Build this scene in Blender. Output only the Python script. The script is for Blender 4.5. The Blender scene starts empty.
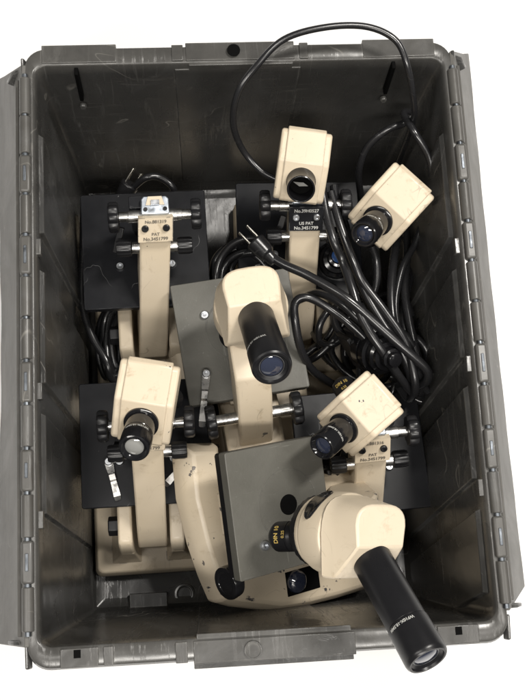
import bpy, bmesh, math, random
from mathutils import Vector, Matrix, Euler
random.seed(7)
S = bpy.context.scene
COL = S.collection
R_ = math.radians
PI = math.pi

# ------------------------------------------------------------------ camera
CAM_R = Matrix(((0.99662, 0.04008, -0.07165), (-0.0542, 0.97673, -0.20753), (0.06167, 0.21071, 0.9756)))
CAM_P = Vector((-0.0708716, -0.2487585, 1.4071268))
FPX = 1014.57
cam = bpy.data.cameras.new('camera')
camo = bpy.data.objects.new('camera', cam)
COL.objects.link(camo)
camo.matrix_world = Matrix.Translation(CAM_P) @ CAM_R.to_4x4()
cam.sensor_fit = 'VERTICAL'; cam.sensor_height = 36.0; cam.lens = FPX / 700 * 36.0
cam.clip_start = 0.02; cam.clip_end = 100
S.camera = camo

# ------------------------------------------------------------------ light
w = bpy.data.worlds.new('World'); S.world = w; w.use_nodes = True
bg = w.node_tree.nodes['Background']
bg.inputs[0].default_value = (1.0, 0.985, 0.96, 1); bg.inputs[1].default_value = 0.11
def area(name, loc, target, sx, sy, power, col=(1, .96, .9)):
    l = bpy.data.lights.new(name, 'AREA'); l.shape = 'RECTANGLE'; l.size = sx; l.size_y = sy; l.energy = power; l.color = col
    o = bpy.data.objects.new(name, l); COL.objects.link(o); o.location = loc
    o.rotation_euler = (Vector(target) - Vector(loc)).to_track_quat('-Z', 'Y').to_euler()
area('ceiling_tube_light', (0.92, 0.62, 2.45), (0, 0, 0), 0.22, 0.7, 56)
area('ceiling_tube_light', (1.25, -0.55, 2.4), (0, 0, 0), 0.2, 1.2, 12)
area('ceiling_tube_light', (-1.15, -0.25, 2.4), (0, 0, 0), 0.22, 1.3, 21)
area('ceiling_tube_light', (-0.05, -1.10, 2.3), (0, 0, 0), 1.3, 0.22, 42)
S.view_settings.view_transform = 'Standard'; S.view_settings.look = 'None'
S.view_settings.exposure = 0.0; S.view_settings.gamma = 1.0
S.render.engine = 'CYCLES'
S.cycles.max_bounces = 8

# ------------------------------------------------------------------ helpers
def at(x, y, z):
    """world point at height z that lies in the direction (x, y) of the 527x700 photograph"""
    d = CAM_R @ Vector(((x - 263.5) / FPX, -(y - 350) / FPX, -1.0))
    return CAM_P + d * ((z - CAM_P.z) / d.z)

def tag(o, label=None, cat=None, group=None, kind=None):
    if label: o['label'] = label
    if cat: o['category'] = cat
    if group: o['group'] = group
    if kind: o['kind'] = kind
    return o

def empty(name, loc=(0, 0, 0), rot=(0, 0, 0), parent=None):
    o = bpy.data.objects.new(name, None); COL.objects.link(o)
    o.location = loc; o.rotation_euler = rot; o.empty_display_size = .02
    if parent: o.parent = parent
    return o

def frame_to(axis, up=Vector((0, 0, 1))):
    z = Vector(axis).normalized()
    if abs(z.dot(up)) > .98: up = Vector((0, 1, 0))
    x = up.cross(z).normalized(); y = z.cross(x)
    return Matrix((x, y, z)).transposed()

class MB:
    def __init__(self): self.bm = bmesh.new(); self.mi = 0; self.M = Matrix.Identity(4)
    def v(self, p): return self.bm.verts.new(self.M @ Vector(p))
    def f(self, vs):
        try:
            f = self.bm.faces.new(vs); f.material_index = self.mi; return f
        except ValueError: return None
    def box(self, c, s, rot=None):
        m = Matrix.Translation(c)
        if rot: m = m @ Euler(rot).to_matrix().to_4x4()
        q = [self.v(m @ Vector((sx * s[0] / 2, sy * s[1] / 2, sz * s[2] / 2))) for sz in (-1, 1) for sx, sy in ((-1, -1), (1, -1), (1, 1), (-1, 1))]
        self.f(q[3::-1]); self.f(q[4:])
        for i in range(4): self.f((q[i], q[(i + 1) % 4], q[4 + (i + 1) % 4], q[4 + i]))
        return self
    def loft(self, rings, cap0=True, cap1=True, closed=True):
        vr = [[self.v(p) for p in r] for r in rings]
        n = len(vr[0])
        for a, b in zip(vr, vr[1:]):
            for i in range(n if closed else n - 1):
                j = (i + 1) % n
                self.f((a[i], a[j], b[j], b[i]))
        if cap0: self.f(vr[0][::-1])
        if cap1: self.f(vr[-1])
        return self
    def prism(self, prof, x0, x1):
        """profile of (y, z) points extruded along x"""
        return self.loft([[(x0, y, z) for y, z in prof], [(x1, y, z) for y, z in prof]])
    def slab(self, prof, z0, z1, inset=0):
        c = Vector((sum(p[0] for p in prof) / len(prof), sum(p[1] for p in prof) / len(prof)))
        r = [[(x, y, z0) for x, y in prof]]
        r.append([(x, y, z1 - inset) for x, y in prof])
        if inset: r.append([(c.x + (x - c.x) * (1 - inset / .05), c.y + (y - c.y) * (1 - inset / .05), z1) for x, y in prof])
        return self.loft(r)
    def lathe(self, p0, axis, prof, n=32, lobes=0, depth=0):
        """prof: (t along axis, radius)"""
        F = frame_to(axis); p0 = Vector(p0); rings = []
        for t, r in prof:
            ring = []
            for k in range(n):
                a = 2 * PI * k / n; rr = r
                if lobes: rr = r * (1 - depth * (0.5 + 0.5 * math.cos(lobes * a)) ** 2)
                ring.append(p0 + F @ Vector((rr * math.cos(a), rr * math.sin(a), t)))
            rings.append(ring)
        return self.loft(rings)
    def cyl(self, a, b, r, n=24, r1=None):
        a = Vector(a); b = Vector(b); L = (b - a).length
        return self.lathe(a, b - a, [(0, r), (L, r if r1 is None else r1)], n)
    def tube(self, pts, r, n=10, sub=8):
        P = [Vector(p) for p in pts]
        P = [P[0] * 2 - P[1]] + P + [P[-1] * 2 - P[-2]]
        path = []
        for i in range(1, len(P) - 2):
            for k in range(sub):
                t = k / sub; a, b, c, d = P[i - 1:i + 3]
                path.append(.5 * (2 * b + (c - a) * t + (2 * a - 5 * b + 4 * c - d) * t * t + (3 * b - a - 3 * c + d) * t ** 3))
        path.append(P[-2])
        rings = []; T0 = (path[1] - path[0]).normalized(); N = frame_to(T0).col[0].copy()
        for i, p in enumerate(path):
            T = (path[min(i + 1, len(path) - 1)] - path[max(i - 1, 0)]).normalized()
            N = (N - T * N.dot(T)).normalized(); B = T.cross(N)
            rings.append([p + r * (math.cos(2 * PI * k / n) * N + math.sin(2 * PI * k / n) * B) for k in range(n)])
        return self.loft(rings)
    def text(self, s, size, fn, extrude=.0, align='CENTER'):
        """flat lettering; fn maps glyph (x, y) to a point"""
        c = bpy.data.curves.new('lettering', 'FONT'); c.body = s; c.size = size; c.align_x = align; c.align_y = 'CENTER'; c.offset = size * .02
        o = bpy.data.objects.new('lettering', c); COL.objects.link(o)
        dg = bpy.context.evaluated_depsgraph_get(); dg.update()
        me = bpy.data.meshes.new_from_object(o.evaluated_get(dg))
        tb = bmesh.new(); tb.from_mesh(me)
        bmesh.ops.subdivide_edges(tb, edges=[e for e in tb.edges if e.calc_length() > size * .3], cuts=2)
        mp = {v: self.v(fn(v.co.x, v.co.y)) for v in tb.verts}
        for f in tb.faces: self.f([mp[v] for v in f.verts])
        tb.free(); bpy.data.objects.remove(o); bpy.data.curves.remove(c); bpy.data.meshes.remove(me)
        return self
    def build(self, name, mats, parent=None, bevel=0, seg=2, ang=35, fixn=True):
        if not isinstance(mats, (list, tuple)): mats = [mats]
        if fixn: bmesh.ops.recalc_face_normals(self.bm, faces=[f for f in self.bm.faces if f.material_index == 0])
        me = bpy.data.meshes.new(name); self.bm.to_mesh(me); self.bm.free()
        for p in me.polygons: p.use_smooth = True
        me.set_sharp_from_angle(angle=R_(ang))
        for m in mats: me.materials.append(m)
        o = bpy.data.objects.new(name, me); COL.objects.link(o)
        if parent: o.parent = parent
        if bevel:
            b = o.modifiers.new('bevel', 'BEVEL'); b.width = bevel; b.segments = seg; b.limit_method = 'ANGLE'; b.angle_limit = R_(ang); b.harden_normals = False
            for p in me.polygons: p.use_smooth = True
        return o

def rrect(hx, hy, r, z=0, n=6, cx=0, cy=0):
    out = []
    for sx, sy, a0 in ((1, 1, 0), (-1, 1, 90), (-1, -1, 180), (1, -1, 270)):
        for k in range(n + 1):
            a = R_(a0 + 90 * k / n)
            out.append((cx + sx * (hx - r) + r * math.cos(a), cy + sy * (hy - r) + r * math.sin(a), z))
    return out

# ------------------------------------------------------------------ materials
class NT:
    def __init__(self, name):
        self.m = bpy.data.materials.new(name); self.m.use_nodes = True
        self.t = self.m.node_tree; self.b = self.t.nodes['Principled BSDF']
        self.tc = self.t.nodes.new('ShaderNodeTexCoord')
        self.oi = self.t.nodes.new('ShaderNodeObjectInfo')
        self.vec = self.n('ShaderNodeVectorMath', operation='ADD')
        sc = self.n('ShaderNodeVectorMath', operation='SCALE'); sc.inputs[3].default_value = 17.0
        cb = self.n('ShaderNodeCombineXYZ')
        for i in range(3): self.l(self.oi.outputs['Random'], cb.inputs[i])
        self.l(cb.outputs[0], sc.inputs[0]); self.l(self.tc.outputs['Object'], self.vec.inputs[0]); self.l(sc.outputs[0], self.vec.inputs[1])
    def n(self, t, **k):
        x = self.t.nodes.new(t)
        for a, b in k.items(): setattr(x, a, b)
        return x
    def l(self, a, b): self.t.links.new(a, b)
    def noise(self, scale, detail=4, rough=.55, stretch=None, dist=0):
        x = self.n('ShaderNodeTexNoise'); x.inputs['Scale'].default_value = scale; x.inputs['Detail'].default_value = detail
        x.inputs['Roughness'].default_value = rough; x.inputs['Distortion'].default_value = dist
        if stretch:
            m = self.n('ShaderNodeMapping'); m.inputs['Scale'].default_value = stretch[0]; m.inputs['Rotation'].default_value = stretch[1]
            self.l(self.vec.outputs[0], m.inputs[0]); self.l(m.outputs[0], x.inputs[0])
        else: self.l(self.vec.outputs[0], x.inputs[0])
        return x.outputs[0]
    def ramp(self, src, a, b, lo=0., hi=1.):
        x = self.n('ShaderNodeMapRange'); x.inputs[1].default_value = a; x.inputs[2].default_value = b; x.inputs[3].default_value = lo; x.inputs[4].default_value = hi
        self.l(src, x.inputs[0]); return x.outputs[0]
    def math(self, op, a, b):
        x = self.n('ShaderNodeMath', operation=op)
        for i, s in enumerate((a, b)):
            if isinstance(s, (int, float)): x.inputs[i].default_value = s
            else: self.l(s, x.inputs[i])
        return x.outputs[0]
    def mix(self, fac, a, b):
        x = self.n('ShaderNodeMix', data_type='RGBA'); self.l(fac, x.inputs[0]) if not isinstance(fac, float) else None
        for i, s in ((6, a), (7, b)):
            if isinstance(s, tuple): x.inputs[i].default_value = (*s, 1)
            else: self.l(s, x.inputs[i])
        return x.outputs[2]
    def set(self, **k):
        for a, v in k.items():
            s = self.b.inputs[a.replace('_', ' ')]
            if isinstance(v, tuple): s.default_value = (*v, 1) if len(v) == 3 else v
            elif isinstance(v, (int, float)): s.default_value = v
            else: self.l(v, s)
        return self
    def bump(self, h, strength, dist=.001):
        x = self.n('ShaderNodeBump'); x.inputs['Strength'].default_value = strength; x.inputs['Distance'].default_value = dist
        self.l(h, x.inputs['Height']); self.l(x.outputs[0], self.b.inputs['Normal']); return self
    def edge(self, radius):
        bv = self.n('ShaderNodeBevel', samples=4); bv.inputs[0].default_value = radius
        g = self.n('ShaderNodeNewGeometry')
        d = self.n('ShaderNodeVectorMath', operation='DOT_PRODUCT'); self.l(bv.outputs[0], d.inputs[0]); self.l(g.outputs['Normal'], d.inputs[1])
        return self.ramp(d.outputs['Value'], .98, .80)

def mat_cream(name, wear=.5, tint=(.54, .465, .358)):
    t = NT(name)
    tone = t.ramp(t.noise(9, 4), .35, .7)
    c = t.mix(tone, tint, tuple(x * k for x, k in zip(tint, (.93, .915, .88))))
    c = t.mix(t.math('MULTIPLY', t.ramp(t.noise(4, 6, .65), .5, .75), .4), c, tuple(x * k for x, k in zip(tint, (.84, .80, .72))))
    c = t.mix(t.math('MULTIPLY', t.ramp(t.noise(24, 5, .6, ((22, 1, 1), (0, .4, .5))), .665, .69), .28), c, (.2, .17, .13))
    c = t.mix(t.math('MULTIPLY', t.ramp(t.noise(30, 6, .7), .62, .78), .35), c, (.34, .24, .13))
    g_ = t.math('MULTIPLY', t.ramp(t.noise(52, 6, .75, None, .5), .56, .72), t.ramp(t.noise(6, 4), .40, .60, 0, .75)); c = t.mix(g_, c, (.30, .23, .145))
    ln = t.ramp(t.math('ABSOLUTE', t.math('SUBTRACT', t.noise(13, 2, .5, None, .7), .5), 0), .0, .0035, 1, 0)
    c = t.mix(t.math('MULTIPLY', t.math('MULTIPLY', ln, t.ramp(t.noise(19, 3), .53, .60)), .6), c, (.22, .18, .13))
    chip = t.ramp(t.math('ADD', t.noise(70, 3, .6), t.math('MULTIPLY', t.noise(14, 2), .35)), .93 - .07 * wear, .945 - .07 * wear)
    e = t.math('MULTIPLY', t.edge(.0022 + .0012 * wear), t.ramp(t.noise(38, 4, .65), .575 - .125 * wear, .60 - .125 * wear))
    chip = t.math('MAXIMUM', chip, e)
    c = t.mix(chip, c, t.mix(t.ramp(t.noise(120, 2), .45, .6), (.05, .05, .055), (.16, .14, .12)))
    t.set(Base_Color=c, Roughness=t.ramp(t.noise(25, 3), .3, .7, .33, .46), Specular_IOR_Level=.45)
    t.bump(t.noise(420, 2), .05, .0004); return t.m
def mat_black(name, col=(.014, .014, .016), rough=(.3, .5), scratch=.5, spec=.5):
    t = NT(name)
    s = t.ramp(t.noise(55, 5, .7, ((1, 1, 1), (0, 0, 0))), .74 - .03 * scratch, .77 - .03 * scratch)
    dust = t.ramp(t.noise(12, 6, .7), .45, .8, 0, .13)
    c = t.mix(dust, col, tuple(x * 2.4 + .004 for x in col))
    ln = t.ramp(t.math('ABSOLUTE', t.math('SUBTRACT', t.noise(12, 3, .5, None, .8), .5), 0), .0, .004, 1, 0)
    ln = t.math('MULTIPLY', ln, t.ramp(t.noise(16, 3), .55, .62)); s = t.math('MAXIMUM', s, ln)
    s = t.math('MAXIMUM', s, t.math('MULTIPLY', t.edge(.0015), t.ramp(t.noise(60, 3), .5, .62)))
    c = t.mix(t.math('MULTIPLY', s, .5 * min(1, scratch)), c, (.3, .3, .3))
    t.set(Base_Color=c, Roughness=t.ramp(t.noise(20, 5, .65), .3, .7, rough[0], rough[1]), Specular_IOR_Level=spec); t.bump(t.noise(300, 2), .04, .0004); return t.m
def mat_metal(name, col=(.72, .72, .72), rough=.18):
    t = NT(name); t.set(Base_Color=t.mix(t.ramp(t.noise(60, 4), .4, .75), col, tuple(x * .55 for x in col)), Metallic=1.0, Roughness=t.ramp(t.noise(90, 3), .3, .7, rough * .7, rough * 1.7)); return t.m
def mat_plain(name, col, rough=.5, **k):
    t = NT(name); t.set(Base_Color=t.mix(t.ramp(t.noise(40, 3), .3, .7), col, tuple(x * .85 for x in col)), Roughness=rough, **k); return t.m
def mat_tote(name, col, ro=0., spec=.5, rim=False):
    t = NT(name)
    a = t.ramp(t.noise(7, 7, .62), .32, .7)
    c = t.mix(a, col, tuple(x * .66 for x in col))
    sc = t.ramp(t.noise(8, 7, .68, ((15, 1.1, 1.1), (.3, .25, .6)), 1.4), .56, .72)
    sc2 = t.ramp(t.noise(9, 7, .7, ((1.1, 1.1, 14), (.5, .5, .3)), 1.0), .58, .74)
    scr = t.math('MULTIPLY', t.math('MAXIMUM', sc, sc2), t.ramp(t.noise(4.5, 4), .42, .62))
    ln = t.math('SUBTRACT', t.noise(5, 3, .5, None, .6), .5); ln = t.ramp(t.math('ABSOLUTE', ln, 0), .0, .0035, 1, 0)
    ln = t.math('MULTIPLY', ln, t.ramp(t.noise(11, 3), .52, .60))
    pat = t.math('MULTIPLY', t.ramp(t.noise(6, 6, .62, ((1, 1, .5), (.35, .3, .2)), 1.5), .50, .64), t.ramp(t.noise(2.2, 2), .38, .6))
    c = t.mix(t.math('MULTIPLY', pat, .42), c, (.105, .105, .105))
    c = t.mix(t.math('MULTIPLY', scr, .5), c, (.165, .162, .155))
    c = t.mix(t.math('MULTIPLY', ln, .55), c, (.22, .21, .19))
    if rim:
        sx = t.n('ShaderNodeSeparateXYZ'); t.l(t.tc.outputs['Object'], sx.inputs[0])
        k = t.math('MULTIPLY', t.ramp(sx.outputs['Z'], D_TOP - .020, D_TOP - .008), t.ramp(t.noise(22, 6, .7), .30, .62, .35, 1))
        c = t.mix(t.math('MULTIPLY', k, .36), c, (.108, .104, .096))  # light on the rim painted in as paler colour, mottled with scuffs
        c = t.mix(t.math('MULTIPLY', t.edge(.004), t.ramp(t.noise(35, 4), .42, .6, 0, .4)), c, (.19, .185, .172))
    dust = t.ramp(t.noise(260, 2, .8), .70, .78, 0, .25); c = t.mix(dust, c, (.2, .19, .17))
    t.set(Base_Color=c, Roughness=t.math('ADD', t.ramp(t.noise(8, 7, .66, ((1, 1, .35), (.1, .2, 0)), 1.2), .30, .68, .20 + ro, .34 + ro), t.math('MULTIPLY', scr, .2)), Specular_IOR_Level=spec)
    h = t.math('ADD', t.math('MULTIPLY', t.noise(9, 3, .5, ((1, 1, .45), (.15, .1, 0)), .5), 4.5), t.math('MULTIPLY', scr, .6))
    t.bump(t.math('ADD', h, t.math('MULTIPLY', t.noise(240, 2), .05)), .22, .003); return t.m
def mat_stage(name):
    t = NT(name)
    c = t.mix(t.ramp(t.noise(14, 6, .65), .3, .7), (.066, .064, .054), (.092, .089, .077))
    c = t.mix(t.math('MULTIPLY', t.ramp(t.noise(190, 3, .8), .68, .76), .35), c, (.32, .32, .30))
    c = t.mix(t.math('MULTIPLY', t.ramp(t.noise(8, 5), .6, .75), .3), c, (.042, .041, .036))
    s1 = t.ramp(t.noise(14, 5, .6, ((16, .8, 1), (0, 0, .7))), .66, .70); s2 = t.ramp(t.noise(12, 5, .6, ((1, 14, 1), (0, 0, .3))), .67, .71)
    c = t.mix(t.math('MULTIPLY', t.math('MAXIMUM', s1, s2), .22), c, (.30, .30, .27))
    c = t.mix(t.math('MULTIPLY', t.edge(.002), t.ramp(t.noise(60, 3), .5, .6)), c, (.03, .03, .03))
    t.set(Base_Color=c, Roughness=t.ramp(t.noise(18, 5), .3, .7, .45, .7)); t.bump(t.noise(380, 3), .25, .0006); return t.m

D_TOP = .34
M = dict(
    cream=mat_cream('cream_enamel', .3), worn=mat_cream('worn_cream_enamel', 1.05),
    black=mat_black('black_enamel', (.006, .0064, .008), (.30, .45), 1.3, .22),
    gloss=mat_black('gloss_black', (.007, .007, .008), (.08, .18), .05),
    satin=mat_black('satin_black', (.007, .007, .008), (.26, .38), .1, .32),
    knob=mat_black('knob_black', (.009, .009, .010), (.28, .46), .45, .4),
    chrome=mat_metal('chrome', (.66, .65, .63), .24), steel=mat_metal('brushed_steel', (.62, .64, .67), .3),
    blue=mat_metal('zinc_plate', (.60, .65, .72), .38),
    brass=mat_metal('steel_prong', (.72, .69, .62), .25),
    stage=mat_stage('worn_grey_stage'),
    rubber=mat_black('cable_rubber', (.012, .012, .013), (.16, .34), .15),
    ink=mat_plain('black_ink', (.12, .105, .085), .6), white=mat_plain('white_ink', (.42, .42, .40), .5), gold=mat_plain('gold_ink', (.42, .30, .08), .5),
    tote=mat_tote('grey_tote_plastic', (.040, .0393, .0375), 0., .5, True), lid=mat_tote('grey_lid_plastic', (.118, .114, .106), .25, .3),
    hinge=mat_tote('grey_hinge_plastic', (.08, .077, .071), .1, .4),
    pin=mat_metal('hinge_pin_steel', (.17, .185, .205), .45),
    hole=mat_plain('dark_hole', (.003, .003, .003), .8, Specular_IOR_Level=.05), felt=mat_plain('blue_filter', (.012, .04, .12), .15),
)
g = NT('glass_lens'); g.set(Base_Color=(.02, .025, .045), Roughness=.04, Specular_IOR_Level=.9, Coat_Weight=1.0, Coat_Roughness=.02); M['lens'] = g.m
g = NT('clouded_lens'); g.set(Base_Color=(.22, .22, .21), Roughness=.1, Coat_Weight=1.0, Coat_Roughness=.03); M['cloud'] = g.m
g = NT('white_surface'); g.set(Base_Color=(.97, .97, .97), Roughness=.9, Specular_IOR_Level=0.0); M['ground'] = g.m

# ------------------------------------------------------------------ the surface
gm = MB(); gm.f([gm.v(p) for p in ((-15, -15, -.013), (15, -15, -.013), (15, 15, -.013), (-15, 15, -.013))])
tag(gm.build('ground', M['ground']), 'plain white surface under the grey tote', kind='structure')

# ------------------------------------------------------------------ the tote
W2, L2, D, DR = .235, .3175, .34, .022
tote = empty('tote', (0, 0, 0))
tag(tote, 'open dark grey plastic attached lid tote filled with old microscopes', 'tote')
b = MB()
def ring(off, z, r=.03): return rrect(W2 + (off * .62 if off > 0 else off), L2 + (off * 1.2 if off > 0 else off), max(r + off, .006) * .45, z, 8)
def inner_off(z): return -DR * (1 - (z / D))
rings = [ring(inner_off(0) + .004, -.012, .03), ring(.006, D - .05, .035), ring(.006, D - .04, .035), ring(.017, D - .04, .035), ring(.0185, D - .006, .035),
         ring(.0165, D - .001, .035), ring(.014, D, .035), ring(.003, D, .033), ring(.0, D - .002, .032), ring(-.0015, D - .008, .032),
         ring(-.002, D - .03), ring(inner_off(.02), .018), ring(inner_off(.02) - .005, .006), ring(inner_off(.02) - .016, .0)]
b.loft(rings)
# raised rim pads at the far and near ends
def rimpad(x0, x1, s, ext, zt, y0=.002):
    yy0, yy1 = s * (L2 + y0), s * (L2 + .0185 + ext)
    b.box(((x0 + x1) / 2, (yy0 + yy1) / 2, zt - .018), (x1 - x0, abs(yy1 - yy0), .036))
rimpad(-.226, -.142, 1, .0055, D + .0008); rimpad(-.063, .062, 1, .0055, D + .0008); rimpad(.142, .226, 1, .0055, D + .0008)
rimpad(-.08, .085, -1, .006, D + .001); b.box((.0025, -(L2 + .016), D - .028), (.165, .030, .018)); rimpad(-.213, -.175, -1, .002, D + .0025); rimpad(.17, .213, -1, .002, D + .0025)
rimpad(-.170, -.160, -1, .002, D + .0025); rimpad(-.098, -.086, -1, .004, D + .0035); rimpad(-.079, -.066, 1, .003, D + .0015); rimpad(.068, .078, 1, .003, D + .0015)
# near and far inner lips of the handle
b.box((.0025, -(L2 - .0005), D - .012), (.158, .008, .0205)); b.box((0, L2 - .0005, D - .014), (.12, .005, .0245))
# lugs on the long sides
LUG_L = (.105, -.055, -.19); LUG_R = (.09, -.045, -.18)
for y in LUG_L: b.box((-(W2 - .001), y, D - .010), (.009, .018, .010))
for y in LUG_R: b.box(((W2 - .001), y, D - .010), (.009, .018, .010))
# raised nesting panels inside the long walls
def panel(s, ya, yb, za, zb, sk, t=.005):
    def wall(y, z, d): return (s * (W2 + inner_off(z) - d), y, z)
    out = []
    P = [(ya, za), (yb, za), (yb - sk, zb), (ya - sk, zb)]
    back = [wall(y, z, -.002) for y, z in P]
    cy = sum(p[0] for p in P) / 4; cz = sum(p[1] for p in P) / 4
    front = [wall(cy + (y - cy) * .95, cz + (z - cz) * .965, t) for y, z in P]
    b.loft([back, front], cap0=False)
for y0, y1 in ((.125, .245), (-.045, .085), (-.185, -.075)): panel(-1, y1, y0, D - .02, .03, .03)
for y0, y1 in ((.105, .235), (-.035, .07), (-.170, -.065), (-.29, -.20)): panel(1, y1, y0, D - .02, .03, .055)
# far wall: the middle stands a little inwards of its two sides
for sgn in (1, -1):
    def wf(x, z, d): return (x, sgn * (L2 + inner_off(z) - d), z)
    P = ((-.078, D - .012), (.072, D - .012), (.066, .03), (-.074, .03))
    b.loft([[wf(x, z, -.003) for x, z in P], [wf(x * .97, z, .0022) for x, z in P]], cap0=False)
# moulding step on the floor by the near wall
b.box((-.140, -.287, .004), (.05, .022, .014)); b.lathe((-.092, -.280, .0), (0, 0, 1), [(0, .014), (.002, .014), (.0025, .010), (.0012, .009)], 24)
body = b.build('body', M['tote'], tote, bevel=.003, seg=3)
# slots, hole, latch ribs
for x, s in ((-.188, 1), (.178, 1)):
    q = MB(); q.box((x, L2 - .0068, D - .035), (.0045, .010, .06), (R_(-4), 0, 0)); q.build('slot', M['hole'], tote, bevel=.001)
    q = MB(); q.lathe((x, L2 - .012, D - .078), (0, -1, .3), [(0, .0042), (.003, .0042), (.0045, .003)], 16); q.build('slot_boss', M['tote'], tote)
q = MB(); q.lathe((-.008, L2 + .012, D + .0036), (0, 0, 1), [(0, .0075), (.001, .0075)], 20); q.build('rim_hole', M['hole'], tote)
for x, y in ((-.196, -(L2 + .0075)), (.192, -(L2 + .0075))):
    q = MB(); q.box((x, y, D + .0018), (.007, .008, .002)); q.build('slot', M['hole'], tote)
q = MB(); q.lathe((-.02, -(L2 + .014), D + .0028), (0, 0, 1), [(0, .0088), (.0012, .0088), (.0012, .0076), (.0004, .0074)], 28); q.build('mould_mark', M['tote'], tote)

# lids hanging open on both long sides
def lid(s, ang, y0, y1, y1b, y0b):
    hx, hz = s * (W2 + .0112), D + .0005
    r = empty('lid', (hx, 0, hz), parent=tote)
    a = R_(ang)
    d = Vector((s * math.sin(a), 0, -math.cos(a))); nrm = Vector((s * math.cos(a), 0, math.sin(a)))
    m = MB(); LL = .225
    n = 26; prof_t = [0, .006, .02, .06, .12, .18, LL]
    rows_o = []; rows_i = []
    for t in prof_t:
        ro = []; ri = []
        for k in range(n + 1):
            ya_, yb_ = y0 + (y0b - y0) * t / LL, y1 + (y1b - y1) * t / LL; y = ya_ + (yb_ - ya_) * k / n
            tt = t
            if t == LL: tt = LL - (.006 if (k // 2) % 2 else 0)
            bow = .010 * math.sin(PI * k / n) * (t / LL)
            p = d * tt + nrm * (.002 - bow * (1 if s < 0 else .2))
            ro.append((p.x, y, p.z)); p2 = p - nrm * .005; ri.append((p2.x, y, p2.z))
        rows_o.append(ro); rows_i.append(ri)
    loops = rows_o + rows_i[::-1]
    vs = [[m.v(p) for p in r_] for r_ in loops]; nn = len(vs)
    for i in range(nn):
        for k in range(n): m.f((vs[i][k], vs[i][k + 1], vs[(i + 1) % nn][k + 1], vs[(i + 1) % nn][k]))
    m.f([v_[0] for v_ in vs]); m.f([v_[-1] for v_ in vs][::-1])
    for t, h in ((.02, .0035),):
        c = d * t + nrm * .0035
        m.box((c.x, (y0 + y1) / 2, c.z), (.004, (y1 - y0) * .97, .002), (0, -s * a, 0))
    m.build('panel', M['lid'], r, bevel=.0012)
    # end lips of the lid, square to the hinge
    for y in (y0 + .003, y1 + .004):
        e = MB(); P = [d * .02 + nrm * .0, d * .06 + nrm * .0, d * .055 + nrm * .010, d * .03 + nrm * .008]
        e.loft([[(p.x, y - .002, p.z) for p in P], [(p.x, y + .002, p.z) for p in P]]); e.build('end_lip', M['tote'], r, bevel=.001)
    # hinge knuckles and pins
    N = 13; seg = (L2 * 2 - .03) / N
    for k in range(N):
        ya = -L2 + .015 + seg * k + .0015; yb = ya + seg - .003
        h = MB(); x = -s * .0015
        if k in (1, 3, 5, 8, 10):
            h.box((x, (ya + yb) / 2, -.0015), (.0125, yb - ya, .014))
            kn = h.build('hinge_knuckle', M['hinge'], r, bevel=.003, seg=3)
            p = MB(); p.box((x, (ya + yb) / 2, .0058), (.0032, (yb - ya) * (.36 + .05 * (k % 3)), .0014)); p.build('hinge_pin', M['pin'], r, bevel=.0005)
        else:
            h.cyl((x, ya, 0), (x, yb, 0), .0062, 16); h.build('hinge_knuckle', M['hinge'], r, bevel=.001)
    rod = MB(); rod.cyl((-s * .0015, -L2 + .012, .0008), (-s * .0015, L2 - .012, .0008), .0032, 12); rod.build('hinge_rod', M['pin'], r)
    # upright corner tabs of the body beside the hinge ends
    for yy, hgt in ((.316, .014), (-.322, .008)):
        tb = MB(); P = [(0, 0), (s * .006, .002), (s * .007, hgt), (s * .003, hgt * .9)]
        tb.loft([[(px - s * .004, yy - .016, pz - .016) for px, pz in P], [(px - s * .004, yy + .010, pz - .012) for px, pz in P]]); tb.build('corner_tab', M['tote'], r, bevel=.0015)
    return r
lid(-1, 19, -.316, .318, .405, -.322); lid(1, 22, -.308, .325, .43, -.292)

# ------------------------------------------------------------------ microscope pieces
def knob(parent, name, x, y, z, sx, r, wid, lobes=8, mat='knob', depth=.14):
    m = MB(); m.lathe((x, y, z), (sx, 0, 0), [(0, r * .5), (0, r * .93), (wid * .18, r), (wid * .8, r), (wid, r * .9), (wid, r * .45), (wid * .85, r * .3)], lobes * 6, lobes, depth)
    return m.build(name, M[mat], parent, bevel=.0006)

def screw(parent, p, axis, r=.0045, mat='steel'):
    m = MB(); m.lathe(p, axis, [(0, r), (r * .5, r), (r * .8, r * .8), (r * .8, r * .42), (r * .3, r * .40)], 18)
    return m.build('screw', M[mat], parent)

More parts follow.
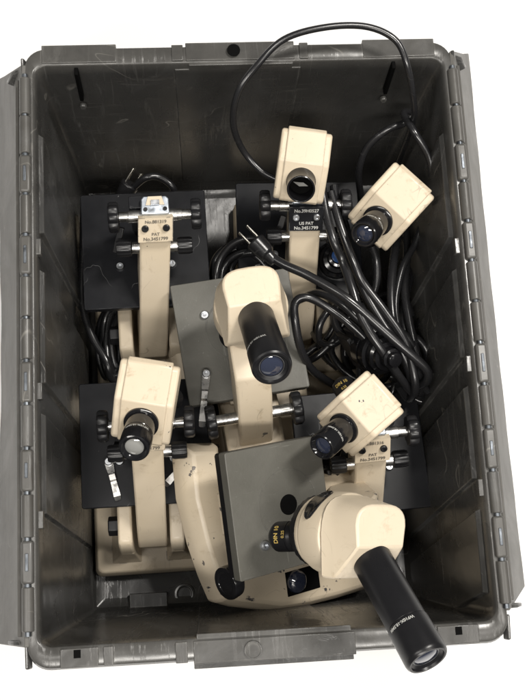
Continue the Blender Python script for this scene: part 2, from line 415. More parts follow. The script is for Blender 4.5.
def eyepiece(parent, p0, axis, r, length, label=True, empty_tube=False, style=1, lens='lens', roll=0.):
    """tube standing on p0 along axis"""
    F = frame_to(axis); p0 = Vector(p0)
    m = MB()
    if empty_tube:
        pr = [(-.004, r * 1.12), (.004, r * 1.12), (.006, r * 1.05), (length, r * 1.05), (length + .001, r * .98), (length, r * .90), (.004, r * .90)]
        e = m.lathe(p0, axis, pr, 40).build('eyepiece_tube', M['gloss'], parent, bevel=.0004)
        k = MB(); k.lathe(p0, axis, [(.0045, r * .89), (.0052, r * .89)], 32); k.build('tube_bottom', M['hole'], e)
        k = MB(); k.loft([[p0 + F @ Vector((x, y, .012 + h + .25 * x)) for x, y in ((-.011, .001), (-.002, -.0035), (.010, -.0005), (.003, .003))] for h in (0, .0012)]); k.build('tube_reflection', M['cloud'], e)  # pale sliver modelled in place of the reflection inside the open tube
        return e
    if style == 1:
        pr = [(-.004, r * 1.14), (.004, r * 1.14), (.0048, r * 1.06), (.005, r * .97), (length * .48, r * .97), (length * .49, r * .945), (length * .51, r * .945), (length * .52, r),
              (length * .93, r * 1.0), (length * .985, r * .95), (length, r * .88), (length, r * .80), (length - .003, r * .72), (length - .005, r * .62), (length - .005, r * .5)]
    else:
        pr = [(-.006, r * .95), (length * .66, r * .95), (length * .664, r * .93), (length * .67, r * .985), (length * .96, r), (length * .985, r * .97), (length, r * .90), (length, r * .80), (length - .002, r * .76), (length - .004, r * .60), (length - .004, r * .5)]
    m.lathe(p0, axis, pr, 48)
    mats = [M['gloss'] if style == 1 else M['satin'], M['white']]
    if label:
        m.mi = 1
        tl = length * (.60 if style == 1 else .70); sz = r * (.24 if style == 1 else .20)
        def wrap(x, y):
            a = roll - x / (r * 1.012)
            rr = r * 1.008
            return p0 + F @ Vector((rr * math.cos(a), rr * math.sin(a), tl - y if True else tl + y))
        def wrap2(x, y):
            a = roll + x / (r * 1.012); rr = r * 1.008
            return p0 + F @ Vector((rr * math.cos(a), rr * math.sin(a), tl + y))
        m.text('WF10X-18.5MM', sz, wrap2)
    e = m.build('eyepiece', mats, parent, bevel=0, ang=28)
    k = MB(); k.lathe(p0, axis, [(length - .0052, r * .60), (length - .0045, r * .60), (length - .0030, r * .45), (length - .0022, r * .2), (length - .0021, r * .02)], 28); k.build('lens', M[lens], e)
    k = MB(); k.lathe(p0, axis, [(length - .0045, r * .70), (length - .0038, r * .70), (length - .0038, r * .60), (length - .0045, r * .60)], 32); k.build('lens_ring', M['steel'] if style == 2 else M['satin'], e)
    return e

def objective(parent, p0, axis, s=1., gold=True, roll=0.):
    F = frame_to(axis); p0 = Vector(p0); m = MB()
    m.lathe(p0, axis, [(0, .011 * s), (.006 * s, .011 * s), (.0062 * s, .0145 * s), (.009 * s, .0145 * s), (.0092 * s, .0138 * s), (.0105 * s, .0138 * s), (.0107 * s, .0145 * s), (.013 * s, .0145 * s), (.0132 * s, .0138 * s), (.0145 * s, .0138 * s), (.0147 * s, .0145 * s), (.016 * s, .0145 * s), (.018 * s, .0155 * s), (.0195 * s, .0155 * s), (.0197 * s, .0148 * s), (.0207 * s, .0148 * s), (.0209 * s, .0155 * s), (.0345 * s, .0155 * s), (.0347 * s, .0150 * s), (.0362 * s, .0150 * s), (.039 * s, .013 * s), (.043 * s, .008 * s), (.043 * s, .006 * s)], 32)
    m.mi = 1
    def wrap(x, y):
        a = roll + x / (.0157 * s); return p0 + F @ Vector((.0157 * s * math.cos(a), .0157 * s * math.sin(a), .027 * s + y))
    if gold:
        m.text('DIN 10', .0062 * s, lambda x, y: wrap(x, y + .003 * s)); m.text('0.25', .0046 * s, lambda x, y: wrap(x, y - .005 * s))
    o = m.build('objective', [M['satin'], M['gold']], parent, ang=28)
    return o

def stage_clip(parent, p, ang, length, z):
    m = MB(); ca, sa = math.cos(ang), math.sin(ang)
    def T(u, v, h): return (p[0] + u * ca - v * sa, p[1] + u * sa + v * ca, z + h)
    rows = [(0, .0052, .004), (.008, .0048, .0042), (length * .3, .004, .0048), (length * .34, .0036, .0065), (length * .48, .0036, .006), (length * .52, .0036, .0035), (length * .9, .0042, .0012), (length, .0036, .003), (length + .001, .002, .0035)]
    m.loft([[T(u, -h, zz), T(u, h, zz), T(u, h, zz + .0011), T(u, -h, zz + .0011)] for u, h, zz in rows])
    c = m.build('stage_clip', M['chrome'], parent, ang=20)
    k = MB(); k.lathe((p[0], p[1], z), (0, 0, 1), [(0, .0035), (.005, .0035), (.005, .0052), (.0075, .0052), (.0085, .004), (.0085, .002), (.007, .0018)], 20); k.build('clip_screw', M['steel'], parent)
    return c

def head_small(root, loc, rot, has='eyepiece', tilt=0., lens='lens', turret=True, tube=.056, roll=0., sc=.89, side=False):
    """boxy monocular head; eyepiece leans towards -y"""
    h = empty('head', loc, rot, root) if root else None
    m = MB()
    prof = [(-.034, 0), (-.0425, .010), (-.0425, .019), (-.002, .0545), (.042, .057), (.047, .053), (.047, .006), (.041, 0)]
    m.prism(prof, -.0355, .0355)
    hb = m.build('head', M['cream'], root, bevel=.0032, seg=2, ang=20)
    hb.location = loc; hb.rotation_euler = rot; hb.scale = (sc,) * 3
    if h: bpy.data.objects.remove(h)
    cap = [(-.036, .003), (-.0450, .012), (-.0450, .0188), (-.0035, .0578), (.043, .0602), (.0498, .0555), (.0498, .008), (.043, .003)]
    m = MB(); m.prism(cap, -.0268, .0268); m.build('head_cover', M['cream'], hb, bevel=.0016, ang=20)
    ax = Vector((0, -.655, .756))
    p = Vector((0, -.0235, .0385))
    if has == 'eyepiece': eyepiece(hb, p, ax, .0182, tube, lens=lens, roll=roll)
    elif has == 'empty': eyepiece(hb, p - ax * .002, ax, .0185, .034, empty_tube=True)
    m = MB(); m.lathe((0, 0, 0), (0, 0, -1), [(-.002, .026), (.004, .026), (.005, .031), (.012, .031), (.016, .026)], 36, 0); m.build('nosepiece', M['satin'], hb)
    if turret:
        objective(hb, (0, .0, -.014), (0, .0, -1), .9)
        objective(hb, (.012, .010, -.014), (.55, .45, -.75), .9)
        if side: objective(hb, (-.014, .006, -.006), (-.86, .12, -.42), 1.0, roll=R_(side))
    return hb

LBL = {
    'A': ('No.881319', 'PAT', 'No.3451799'), 'F': ('No.881316', 'PAT', 'No.3451799'), 'D': ('No.881312', 'PAT', 'No.3451799'), 'B': ('No.39H0527', 'US PAT', 'No.3451799'),
}
def microscope_small(key, loc, rz, label, headless=False, plate='cream', bshift=0., lean=0., clips=(), short=.0135):
    r = empty('microscope', loc, (0, 0, R_(rz)))
    tag(r, label, 'microscope', 'cream and black microscopes standing in the tote')
    cm = M['cream']
    # base with upturned flanks and fillets
    m = MB(); m.M = Matrix.Translation((0, bshift, 0))
    o = [rrect(hx, hy - short, .009, z, 6, 0, short) for hx, hy, z in ((.079, .142, 0), (.079, .142, .006), (.078, .141, .020), (.074, .137, .0275), (.066, .128, .030))]
    m.loft(o)
    for s in (-1, 1):    # flared feet of the pillars
        m.loft([[(s * (.026 + q), y, z) for q, y in ((-.0025 - .5 * e, -.0895 - e * .7), (.015 + e, -.0895 - e * .7), (.015 + e, .036 + e), (-.0025 - .5 * e, .036 + e))] for e, z in ((.0165, .0265), (.0135, .0305), (.0095, .0345), (.006, .040), (.003, .047), (.001, .056), (-.001, .068))])
    m.build('base', cm, r, bevel=.0016)
    for s in (-1, 1):
        m = MB(); m.M = Matrix.Translation((0, bshift, 0)); m.prism([(-.091, .050), (-.087, .075), (-.080, .098), (-.075, .103), (.02, .108), (.035, .09), (.04, .05)], s * .0235, s * .0415); m.build('pillar', cm, r, bevel=.003)
        m = MB(); m.lathe((s * .0415, -.053 + bshift, .082), (s, 0, 0), [(0, .0125), (.012, .0125), (.013, .0115)], 6); m.build('hex_bolt', M['knob'], r, bevel=.0008)
    # limb
    lx = lean
    def sh(m): m.M = Matrix(((1, 0, lx, -lx * .06), (0, 1, 0, 0), (0, 0, 1, 0), (0, 0, 0, 1)))
    m = MB(); sh(m); m.prism([(.026, .234), (-.058, .118), (-.0655, .106), (-.082, .066), (-.076, .056), (-.03, .056), (-.018, .09), (.035, .165), (.060, .20), (.062, .245), (.046, .254)], -.0185, .0185)
    m.build('limb', cm, r, bevel=.0022)
    # number plate
    m = MB(); sh(m)
    c = Vector((0, .0355, .2485)); t = Vector((0, .0215, .020)).normalized(); nn = Vector((0, -t.z, t.y))
    def pl(u, v, h): return c + Vector((u, 0, 0)) + t * v + nn * h
    m.loft([[pl(u, v, h) for u, v in ((-.0205, -.0155), (.0205, -.0155), (.0205, .0155), (-.0205, .0155))] for h in (-.006, .0035)])
    m.mi = 1
    for s_, v, sz in ((LBL[key][0], .0105, .0056), (LBL[key][1], -.0055, .0054), (LBL[key][2], -.0115, .0058)):
        m.text(s_, sz, lambda x, y, v=v: pl(x, v + y, .0042))
    np_ = m.build('number_plate', [M['cream'] if plate == 'cream' else M['black'], M['ink'] if plate == 'cream' else M['white']], r, bevel=.0006)
    for s in (-1, 1):
        p = pl(s * .0125, .0025, .0028); q = MB(); sh(q); q.lathe(p, nn, [(0, .0042), (.0032, .0042), (.004, .0034), (.004, .0020), (.0022, .0018)], 18); q.build('screw', M['knob'] if plate == 'cream' else M['steel'], np_)
    # head bracket
    m = MB(); sh(m); m.loft([[(u, v, z) for u, v in ((-.0165, .049), (.0165, .049), (.0165, .068), (.013, .072), (-.013, .072), (-.0165, .068))] for z in (.246, .262)])
    br = m.build('head_bracket', M['blue'], r, bevel=.0015)
    m = MB(); sh(m); m.loft([[(u, v, z) for u, v in ((-.011, .060), (.011, .060), (.008, .0705), (-.008, .0705))] for z in (.2622, .2635)]); m.build('bracket_pad', cm, br)
    m = MB(); sh(m); m.box((0, .0625, .2645), (.010, .006, .002)); m.build('bracket_key', M['steel'], br)
    for s in (-1, 1):
        m = MB(); sh(m); m.lathe((s * .0115, .055, .262), (0, 0, 1), [(0, .0026), (.0012, .0026), (.0012, .0015), (.0004, .0014)], 14); m.build('screw', M['knob'], br)
    # coarse and fine focus
    m = MB(); sh(m); m.cyl((-.043, .052, .248), (.043, .052, .248), .0062, 20); m.cyl((-.032, .052, .248), (.032, .052, .248), .0075, 20)
    sf = m.build('focus_shaft', M['chrome'], r, bevel=.0005)
    dx = lx * .19
    for s in (-1, 1): knob(sf, 'focus_knob', dx + s * .043, .052, .248, s, .0185, .012)
    m = MB(); sh(m); m.cyl((-.028, .024, .215), (.028, .024, .215), .0072, 20)
    ff = m.build('fine_focus_shaft', M['chrome'], r, bevel=.0005)
    dx = lx * .155
    for s in (-1, 1): knob(ff, 'fine_focus_knob', dx + s * .028, .024, .215, s, .0105, .018, 10, 'knob', .08)
    m = MB(); m.box((-.030, .038, .205), (.008, .034, .004), (R_(35), 0, R_(-20))); m.build('stop_lever', M['knob'], r, bevel=.001)
    # stage and its carrier
    st = MB(); st.slab([p[:2] for p in rrect(.0805, .077, .003, 0, 3, 0, .044)], .134, .146)
    so = st.build('stage', M['black'], r, bevel=.001)
    hh = MB(); hh.lathe((0, .07, .146), (0, 0, 1), [(0, .013), (.0004, .013)], 28); hh.build('stage_hole', M['hole'], so)
    for s in (-1, 1): screw(so, (s * .033, .022, .146), (0, 0, 1), .0055)
    for px, py, a, ln in clips: stage_clip(so, (px, py), R_(a), ln, .146)
    m = MB(); m.prism([(-.005, .12), (.03, .112), (.11, .12), (.11, .133), (-.01, .133)], -.02, .02); m.build('stage_carrier', M['black'], r, bevel=.002)
    m = MB(); m.lathe((0, .07, .09), (0, 0, 1), [(0, .022), (.035, .022), (.04, .018)], 28); m.build('condenser', M['satin'], r)
    m = MB(); m.prism([(.055, .185), (.075, .185), (.075, .255), (.06, .255)], -.013 , .013); m.build('slide_block', M['black'], r, bevel=.001)
    return r

def head_large(root, loc, rot, roll, length=.128, oval=None):
    cm = M['cream']
    m = MB()
    m.lathe((0, 0, 0), (0, 0, 1), [(0, .038), (.004, .0415), (.034, .0415), (.0375, .0405)], 48)
    hb = m.build('head', cm, root, bevel=.0012); hb.location = loc; hb.rotation_euler = rot
    # prism housing: rounded back, sloping front
    m = MB(); N = 14
    def sec(z, hx, yb, yf, rr):
        out = [(-hx * .92, yf, z), (hx * .92, yf, z)]
        for k in range(N + 1):
            a = PI * k / N
            cc = math.cos(a); out.append((hx * math.copysign(abs(cc) ** .62, cc), (yb - rr) + rr * max(0, math.sin(a)) ** .8, z))
        return out
    m.loft([sec(.0376, .040, .040, -.040, .04), sec(.041, .0385, .0385, -.041, .036), sec(.052, .036, .037, -.0405, .033), sec(.0575, .0345, .036, -.036, .026), sec(.083, .0305, .032, -.0080, .020)])
    m.build('prism_housing', cm, hb, bevel=.0022, ang=28)
    m = MB(); m.lathe((0, 0, 0), (0, 0, -1), [(.008, .033), (.0095, .033), (.010, .0365), (.0165, .0365), (.018, .034), (.027, .024), (.029, .018)], 60, 30, .02); m.build('nosepiece', M['knob'], hb)
    if oval:
        m = MB(); F = Vector((math.cos(oval), math.sin(oval), 0)); T = Vector((-F.y, F.x, 0))
        K = 20; rr = []
        for i in range(K + 1):
            u = -1 + 2 * i / K; hgt = .0095 * math.sqrt(max(0, 1 - u * u)) + .0002
            row = []
            for v_, e in ((-1, -.001), (-1, .0008), (-.8, .0014), (-.3, .0004), (.3, .0004), (.8, .0014), (1, .0008), (1, -.001)):
                a = .52 * u; row.append((F * math.cos(a) + T * math.sin(a)) * (.0415 + e) + Vector((0, 0, .016 + hgt * v_)))
            rr.append(row)
        m.loft(rr)
        m.build('oval_badge', M['gloss'], hb)
    ax = Vector((0, -.70, .714)); p = Vector((0, -.020, .0685))
    eyepiece(hb, p, ax, .0205, length, style=2, roll=roll)
    return hb

def microscope_large(loc, rot, label, headrot, headoff, roll, mat='cream', clips=(), base=(.086, .146), oval=None, length=.128, axis_y=.07, limbtop=True, foot_knob=False, sq=(.074, .078), hz=.27, lx=0., sy=.045, taper=True, front=0., outline=None, lamp=(-.048, -.012), shaft=(-.052, .150, .046), dial=None, oroll=0., hole=.01):
    r = empty('microscope', loc, rot)
    tag(r, label, 'microscope', 'cream microscopes with square grey stages')
    cm = M[mat]
    m = MB(); bx, by = base; dz = hz - .27; dy = axis_y - .07; m.M = Matrix.Translation((lx * .6, front, 0))
    tp = (.86, .62, .4) if taper else (1.0, .97, .9)
    def foot(z, e):
        P = [(-bx + e, by - .01 - e), (-bx + .012 + e, by - e), (bx - .012 - e, by - e), (bx - e, by - .01 - e), (bx * 1.03 - e, by * .45), (bx * 1.0 - e, -by * .1), (bx * tp[0] - e, -by * .62), (bx * tp[1] - e, -by * .94 + e), (bx * tp[2] - e, -by + e),
             (-bx * tp[2] + e, -by + e), (-bx * tp[1] + e, -by * .94 + e), (-bx * tp[0] + e, -by * .62), (-bx * 1.0 + e, -by * .1), (-bx * 1.03 + e, by * .45)]
        return [(x, y, z) for x, y in P]
    if outline:
        m.M = Matrix.Identity(4); cx = sum(p[0] for p in outline) / len(outline); cy = sum(p[1] for p in outline) / len(outline)
        def foot(z, e):
            out = []
            for i, p in enumerate(outline):
                a = Vector(outline[i - 1]); b_ = Vector(p); c = Vector(outline[(i + 1) % len(outline)])
                n1 = Vector((-(b_ - a).y, (b_ - a).x)).normalized(); n2 = Vector((-(c - b_).y, (c - b_).x)).normalized()
                n_ = (n1 + n2); n_ = n_ / max(.6, n_.length_squared / 2)
                q = b_ + n_ * e; out.append((q.x, q.y, z))
            return out
    m.loft([foot(0, .0), foot(.014, .0), foot(.026, .003), foot(.036, .011)])
    m.build('base', cm, r, bevel=.003)
    # lamp opening in the base
    m = MB(); m.box((lamp[0], lamp[1], .0364), (.030, .050, .002)); wl = m.build('lamp_window', M['hole'], r, bevel=.0005)
    m = MB(); m.lathe((lamp[0] + .001, lamp[1] + .010, .0372), (0, 0, 1), [(0, .0145), (.003, .0135), (.006, .009), (.0065, .004)], 24); m.build('lamp_glass', M['lens'], wl)
    # pillar and limb
    m = MB(); m.M = Matrix.Translation((lx, 0, 0)); m.prism([(-.125, .030), (-.120, .075), (-.105, .100), (-.045, .110), (.0, .10), (.01, .03)], -.036, .036); m.build('pillar', cm, r, bevel=.004)
    m = MB(); m.M = Matrix.Translation((lx, 0, 0)); m.prism([(.034 + dy, .270 + dz), (-.001 + dy, .262 + dz), (-.030 + dy * .6, .236 + dz), (-.075, .135), (-.083, .095), (-.06, .09), (-.03, .12), (.015 + dy * .6, .205 + dz), (.045 + dy, .225 + dz), (.075 + dy, .235 + dz), (.08 + dy, .266 + dz)], -.0205, .0205)
    m.build('limb', cm, r, bevel=.0028)
    m = MB(); m.lathe((lx + headoff[0], axis_y, .236 + dz), (0, 0, 1), [(.025, .034), (.026, .0375), (.0315, .038), (.0335, .034)], 44); m.build('limb_ring', cm, r, bevel=.0015)
    # focus
    m = MB(); m.cyl((lx - shaft[2], shaft[0], shaft[1]), (lx + shaft[2], shaft[0], shaft[1]), .0072, 20); sf = m.build('focus_shaft', M['chrome'], r, bevel=.0005)
    for s in (-1, 1): knob(sf, 'focus_knob', lx + s * shaft[2], shaft[0], shaft[1], s, .0205, .012, 8)
    # stage
    m = MB(); m.slab([p[:2] for p in rrect(sq[0], sq[1], .002, 0, 2, 0, sy)], .126, .139)
    st = m.build('stage', [M['stage']], r, bevel=.0008)
    m = MB(); m.slab([p[:2] for p in rrect(sq[0] - .001, sq[1] - .001, .003, 0, 2, 0, sy)], .115, .1258); m.build('stage_underplate', M['satin'], st, bevel=.001)
    m = MB(); m.lathe((0, sy + hole, .139), (0, 0, 1), [(0, .0115), (.0004, .0115)], 28); m.build('stage_hole', M['hole'], st)
    m = MB(); m.lathe((0, sy + hole, .139), (0, 0, 1), [(-.001, .041), (.00025, .0402), (.00025, .0385), (-.001, .0377)], 48); m.build('stage_ring', M['stage'], st)
    screw(st, (-.038, .081, .139), (0, 0, 1), .0055)
    for px, py, a, ln in clips: stage_clip(st, (px, py), R_(a), ln, .139)
    m = MB(); m.prism([(-.03, .09), (.03, .085), (.11, .1), (.11, .114), (-.03, .114)], -.024, .024); m.build('stage_carrier', cm, r, bevel=.002)
    hd = head_large(r, (lx + headoff[0], axis_y + headoff[1], hz + headoff[2]), headrot, roll, length, oval)
    if True:
        objective(hd, (-.006, -.006, -.024), (-.42, -.10, -.9), 1.02, roll=oroll); objective(hd, (.016, .010, -.024), (.6, .4, -.7), .75)
    if foot_knob:
        kk = MB(); kk.lathe(dial, (-.12, 1, .10), [(-.012, .012), (-.006, .0185), (.004, .0195), (.007, .0185), (.007, .013), (.0058, .012), (.0058, .003)], 40); kk.build('lamp_dial', M['gloss'], r, bevel=.0006)
        kk = MB(); kk.box((dial[0] + .004, dial[1] - .035, dial[2] - .012), (.012, .06, .010)); kk.build('dial_bracket', M['satin'], r, bevel=.001)
    return r

# ------------------------------------------------------------------ the microscopes
A = microscope_small('A', (-.123, .113, .006), 1.0, 'cream microscope with its head missing, bare metal bracket above black stage', headless=True, lean=.09)
B = microscope_small('B', (.075, .121, .006), -1.0, 'cream microscope with black number plate and empty open eyepiece tube', plate='black', lean=-.01)
Dm = microscope_small('D', (-.130, -.136, .006), .5, 'cream boxy headed microscope with black eyepiece standing at the bottom left corner', lean=.03, clips=((-.046, .022, -78, .048), (.05, .018, 225, .04)))
F = microscope_small('F', (.138, -.160, .006), 3.0, 'cream microscope with head turned left, between coiled cords and the long eyepiece', lean=-.02, bshift=.03, short=.045)
head_small(B, (-.009, .080, .27), (0, 0, R_(-9)), 'empty', sc=.83)
head_small(Dm, (.008, .067, .27), (0, 0, R_(-12)), lens='cloud', roll=R_(95), sc=.92)
head_small(F, (-.018, .073, .27), (R_(13), 0, R_(-55)), roll=R_(95), sc=.86, side=90)
C_ = microscope_large((-.0045, -.021, .058), (0, 0, R_(7)), 'cream microscope with long black eyepiece over a square grey stage, centre of pile', (0, 0, 0), (.008, 0, 0), R_(128), clips=((-.048, .008, -104, .064),), axis_y=.050, hz=.235, sy=.049, sq=(.074, .076), length=.101)
E_ = microscope_large((-.0022, -.1575, .1258), (R_(29.25), R_(-11.76), R_(95.04)), 'cream microscope tipped backwards on top, its long eyepiece sticking over the near rim', (0, 0, R_(-102)), (0, 0, 0), R_(152), mat='worn', oval=R_(132), foot_knob=True, lx=-.016, axis_y=.072, hz=.246, oroll=R_(112), hole=-.010, sq=(.070, .065), sy=.052, lamp=(-.116, -.036), shaft=(-.05, .09, .03), dial=(-.077, .106, .098), length=.115,
    outline=((.0776, .1061), (.0115, .1089), (-.0436, .1019), (-.085, .0925), (-.1177, .0822), (-.1275, .0622), (-.149, .0014), (-.1545, -.045), (-.1565, -.0899), (-.1565, -.1403), (-.148, -.156), (-.1253, -.1627), (.04, -.15), (.0546, -.0707), (.0664, .0049), (.0228, .019), (.0279, .0547), (.0703, .0527)))

# loose head
gh = head_small(None, at(386, 213, .25), (R_(8), R_(4), R_(-45)), roll=R_(90), turret=False)
gh.name = 'loose_prism_head'; tag(gh, 'loose cream microscope head with short black eyepiece resting on the cords', 'microscope head')

# ------------------------------------------------------------------ lamp and black cords
def illuminator(loc, axis, label, blue=False):
    r = empty('illuminator', loc); tag(r, label, 'lamp', 'black microscope lamps')
    m = MB(); m.lathe((0, 0, 0), axis, [(-.028, .02), (-.026, .027), (-.012, .027), (-.011, .024), (-.007, .024), (-.006, .0275), (.004, .0275), (.005, .0235), (.014, .0225), (.016, .019), (.020, .018), (.021, .013), (.030, .012), (.031, .009), (.037, .0085), (.038, .006)], 40)
    m.build('lamp_body', M['gloss'], r, ang=30)
    F_ = frame_to(axis); m = MB()
    for k in range(4):
        c = F_ @ Vector((-.018 + .012 * k, 0, -.042)); m.box(c, (.006, .052, .030), F_.to_euler())
    m.box(F_ @ Vector((0, 0, -.038)), (.04, .044, .022), F_.to_euler())
    m.build('cooling_fins', M['satin'], r, bevel=.001)
    if blue:
        m = MB(); m.lathe((0, 0, 0), axis, [(.0375, .0088), (.039, .0088), (.0395, .006)], 24); m.build('filter', M['felt'], r)
    return r
illuminator(at(380, 352, .215), (.30, -.42, .75), 'round black lamp housing with ribbed body half buried under cords')
illuminator(at(336, 262, .15), (-.05, -.1, 1), 'black lamp with blue filter down between the cords', True)

CR = .0042
def cord(name_label, pts, r=CR, plug=None, group='black power cords'):
    o = empty('power_cord', pts[0]); tag(o, name_label, 'power cord', group)
    p0 = Vector(pts[0]); P = [Vector(p) - p0 for p in pts]
    rg = random.Random(len(name_label)); P = P[:1] + [p + Vector((rg.uniform(-1, 1), rg.uniform(-1, 1), rg.uniform(-1, 1))) * .0018 for p in P[1:-1]] + P[-1:]
    MB().tube(P, r * 1.13).build('cable', M['rubber'], o, ang=60)
    if plug:
        i, dirn = plug; q = P[i]; d = Vector(dirn).normalized()
        m = MB(); m.lathe(q - d * .012, d, [(0, r * 1.3), (.012, r * 1.7), (.014, .011), (.034, .013), (.036, .011)], 16); pg = m.build('plug', M['rubber'], o, bevel=.001)
        Fm = frame_to(d)
        for s in (-1, 1):
            m = MB(); c = q + d * .033 + Fm @ Vector((s * .0065, 0, 0)); m.box(c, (.0018, .0065, .022), Fm.to_euler()); m.build('prong', M['brass'], pg, bevel=.0004)
    return o
def px(*l): return [at(*p) for p in l]
cord('thick black cord arching over the far rim from the empty tube head', px((277, 180, .27), (262, 170, .27), (243, 150, .28), (233, 125, .32), (238, 92, .36), (255, 65, .375), (285, 40, .38), (325, 28, .38), (365, 27, .375), (395, 42, .37), (409, 68, .36), (414, 98, .33), (412, 122, .29), (402, 150, .2), (392, 180, .14)), .0034)
cord('black cord looping down beside the right wall behind the loose head', px((361, 200, .18), (360, 172, .22), (368, 148, .25), (388, 130, .27), (405, 122, .27), (412, 112, .27), (404, 114, .28), (415, 132, .29), (428, 155, .28), (432, 178, .26), (427, 205, .22), (415, 240, .2), (402, 270, .2), (397, 310, .2), (406, 350, .2), (420, 380, .2), (428, 392, .19)), .0040)
cord('black cord running straight down past the number plate of the empty tube head', px((322, 188, .26), (326, 215, .26), (333, 240, .26), (343, 262, .25), (352, 290, .25), (364, 320, .25), (380, 350, .24), (402, 378, .22), (412, 392, .20)), .0048)
cord('second black cord beside the straight one, ending by the lamp', px((331, 192, .255), (340, 225, .255), (352, 255, .25), (362, 280, .24), (385, 310, .235), (405, 345, .23), (416, 385, .22), (408, 398, .18), (398, 385, .2)), .0046)
cord('black cord crossing from its plug on the black stage to the right wall', px((268, 255, .24), (285, 265, .245), (310, 277, .25), (345, 298, .255), (375, 322, .25), (402, 345, .245), (425, 368, .235), (428, 380, .22), (418, 386, .2)), .005, plug=(0, (-.6, .7, .0)))
cord('black cord bent in a tight hairpin beside the grey stage', px((412, 392, .19), (385, 362, .21), (355, 330, .225), (330, 308, .23), (308, 298, .235), (296, 304, .235), (294, 322, .23), (302, 348, .21), (313, 370, .18), (332, 384, .13), (352, 395, .10)), .0046)
cord('black cord coiled round below the hairpin bend', px((338, 275, .13), (336, 310, .13), (328, 335, .12), (310, 352, .12), (300, 362, .12), (315, 356, .13), (334, 340, .14), (342, 318, .15), (345, 290, .14)), .0045)
cord('black cord hanging straight between the loose head and the lamp', px((398, 235, .17), (393, 265, .2), (391, 300, .21), (398, 335, .21), (408, 372, .2), (404, 392, .17)), .0048)
cord('black cord coiled at the left of the black numbered microscope', px((272, 246, .2), (255, 238, .19), (238, 242, .18), (224, 254, .17), (216, 272, .16), (220, 290, .15), (236, 286, .14), (232, 268, .14), (240, 256, .15), (255, 252, .16), (268, 254, .16), (262, 264, .15), (245, 268, .14), (235, 280, .13)), .0045)
cord('black cord coiled beneath the stage of the headless microscope', px((84, 205, .1), (82, 250, .1), (83, 300, .09), (92, 335, .09), (105, 362, .09), (112, 378, .08), (120, 380, .07), (108, 350, .07), (104, 325, .07), (110, 308, .08), (120, 312, .08), (112, 335, .08), (116, 365, .07), (128, 378, .06)), .0045)
cord('black cord with bare two pin plug lying behind the headless microscope', px((176, 200, .12), (171, 186, .135), (160, 178, .14), (146, 178, .14), (137, 184, .13), (128, 193, .115), (122, 198, .11)), .0042, plug=(6, (.35, .42, .35)))
cord('black cord sagging from the loose head into the bundle by the lamp', px((372, 246, .2), (378, 262, .19), (376, 285, .18), (366, 305, .17), (350, 316, .16), (338, 330, .15), (332, 352, .13), (345, 372, .12), (366, 384, .13), (384, 388, .15), (402, 384, .16)), .0044)
cord('black cord lying lowest along the right wall beside the lamp', px((412, 240, .12), (418, 280, .11), (424, 320, .10), (426, 360, .09), (415, 392, .09), (392, 402, .10), (368, 396, .10), (350, 378, .10), (345, 350, .11), (355, 322, .12), (372, 306, .13)), .0046)
cord('black cord looping under the crossing cord toward the lamp', px((318, 262, .13), (334, 288, .15), (356, 312, .18), (378, 326, .20), (396, 330, .21), (412, 345, .2), (418, 366, .18), (408, 382, .17), (390, 376, .17)), .0044)
cord('black cord running beside the number plate and under the crossing cord', px((338, 205, .22), (346, 232, .225), (349, 262, .225), (362, 292, .215), (374, 312, .21), (392, 332, .215), (404, 362, .21), (414, 384, .19), (424, 398, .16)), .0045)
cord('black cord bowing out along the right wall from behind the loose head', px((404, 236, .14), (412, 262, .15), (406, 292, .17), (402, 322, .19), (410, 352, .19), (424, 372, .18), (433, 388, .16), (424, 400, .15), (410, 396, .15)), .0048)
cord('black cord curled in a small loop between the hairpin and the lamp', px((342, 300, .08), (352, 316, .15), (364, 330, .19), (352, 340, .18), (338, 330, .17), (334, 312, .16), (346, 300, .165), (366, 310, .18), (384, 322, .19)), .0044)
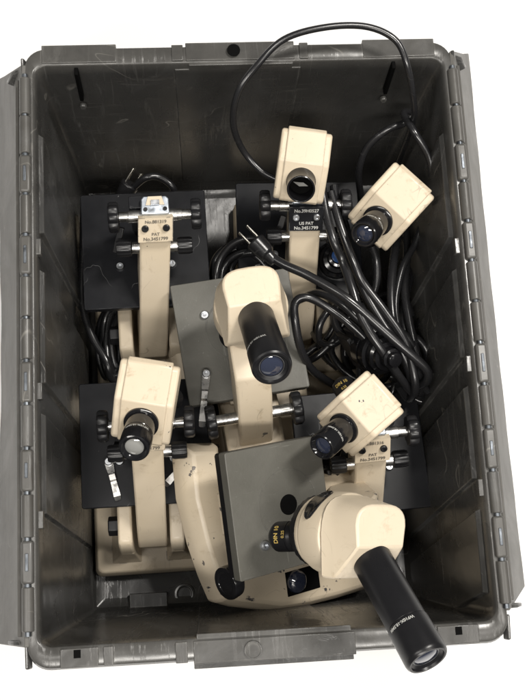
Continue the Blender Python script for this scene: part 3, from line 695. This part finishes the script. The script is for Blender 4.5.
cord('black cord sagging across the foot of the black numbered microscope', px((310, 322, .05), (318, 340, .12), (330, 346, .14), (342, 338, .14), (346, 322, .14), (341, 308, .14), (328, 312, .145), (320, 330, .14), (322, 352, .12), (338, 368, .11)), .0044)
rg = random.Random(5)
for k in range(6):                          # the loose ends of the tangle between the lamp and the right wall
    cx, cy = 388 + rg.uniform(-22, 16), 340 + rg.uniform(-30, 36); a0 = rg.uniform(0, 6.28); z0 = .10 + .016 * k
    rx, ry = rg.uniform(18, 34), rg.uniform(26, 52); pts = []
    for q in range(11):
        a = a0 + q * .62; f = 1 - .03 * q
        pts.append((min(431, cx + rx * f * math.cos(a)), min(402, cy + ry * f * math.sin(a)), z0 + .012 * math.sin(a * 1.7 + k)))
    cord('thin black cord coiled in the tangle between lamp and right wall', px(*pts), rg.uniform(.0036, .0046), group='cords coiled by the right wall')
for k in range(3):                          # coils on the base between the headless microscope and the one below it
    pts = [(108 + 4 * k + 9 * math.cos(a * .9 + k), 344 + 34 * math.sin(a * .9 + k), .055 + .01 * k) for a in range(0, 8)]
    cord('black cord coiled on the cream base below the headless microscope', px(*pts), .0042, group='cords coiled on the headless microscope base')
for k in range(3):
    pts = [(238 + 4 * k + 26 * math.cos(2.6 + a * .55), 282 + 38 * math.sin(2.6 + a * .55) + 4 * k, .13 + .012 * k) for a in range(0, 9)]
    cord('black cord arching between the headless and black numbered microscopes', px(*pts), .0044, group='cords arching behind the square grey stage')
cord('black cord lying right against the straight one by the black number plate', px((334, 186, .25), (338, 214, .25), (346, 242, .245), (356, 268, .24), (368, 296, .235), (384, 324, .23), (400, 350, .225), (410, 376, .21), (404, 394, .18)), .0047)
cord('black cord just below the crossing cord, running to the right wall', px((290, 304, .15), (306, 297, .19), (320, 293, .21), (340, 304, .225), (362, 322, .228), (386, 342, .225), (408, 362, .22), (422, 380, .205), (420, 396, .17)), .0048)
cord('black cord dropping from beside the loose head along the right wall', px((406, 225, .16), (408, 255, .18), (405, 290, .195), (409, 322, .20), (418, 352, .20), (426, 378, .19), (418, 398, .17)), .0048)
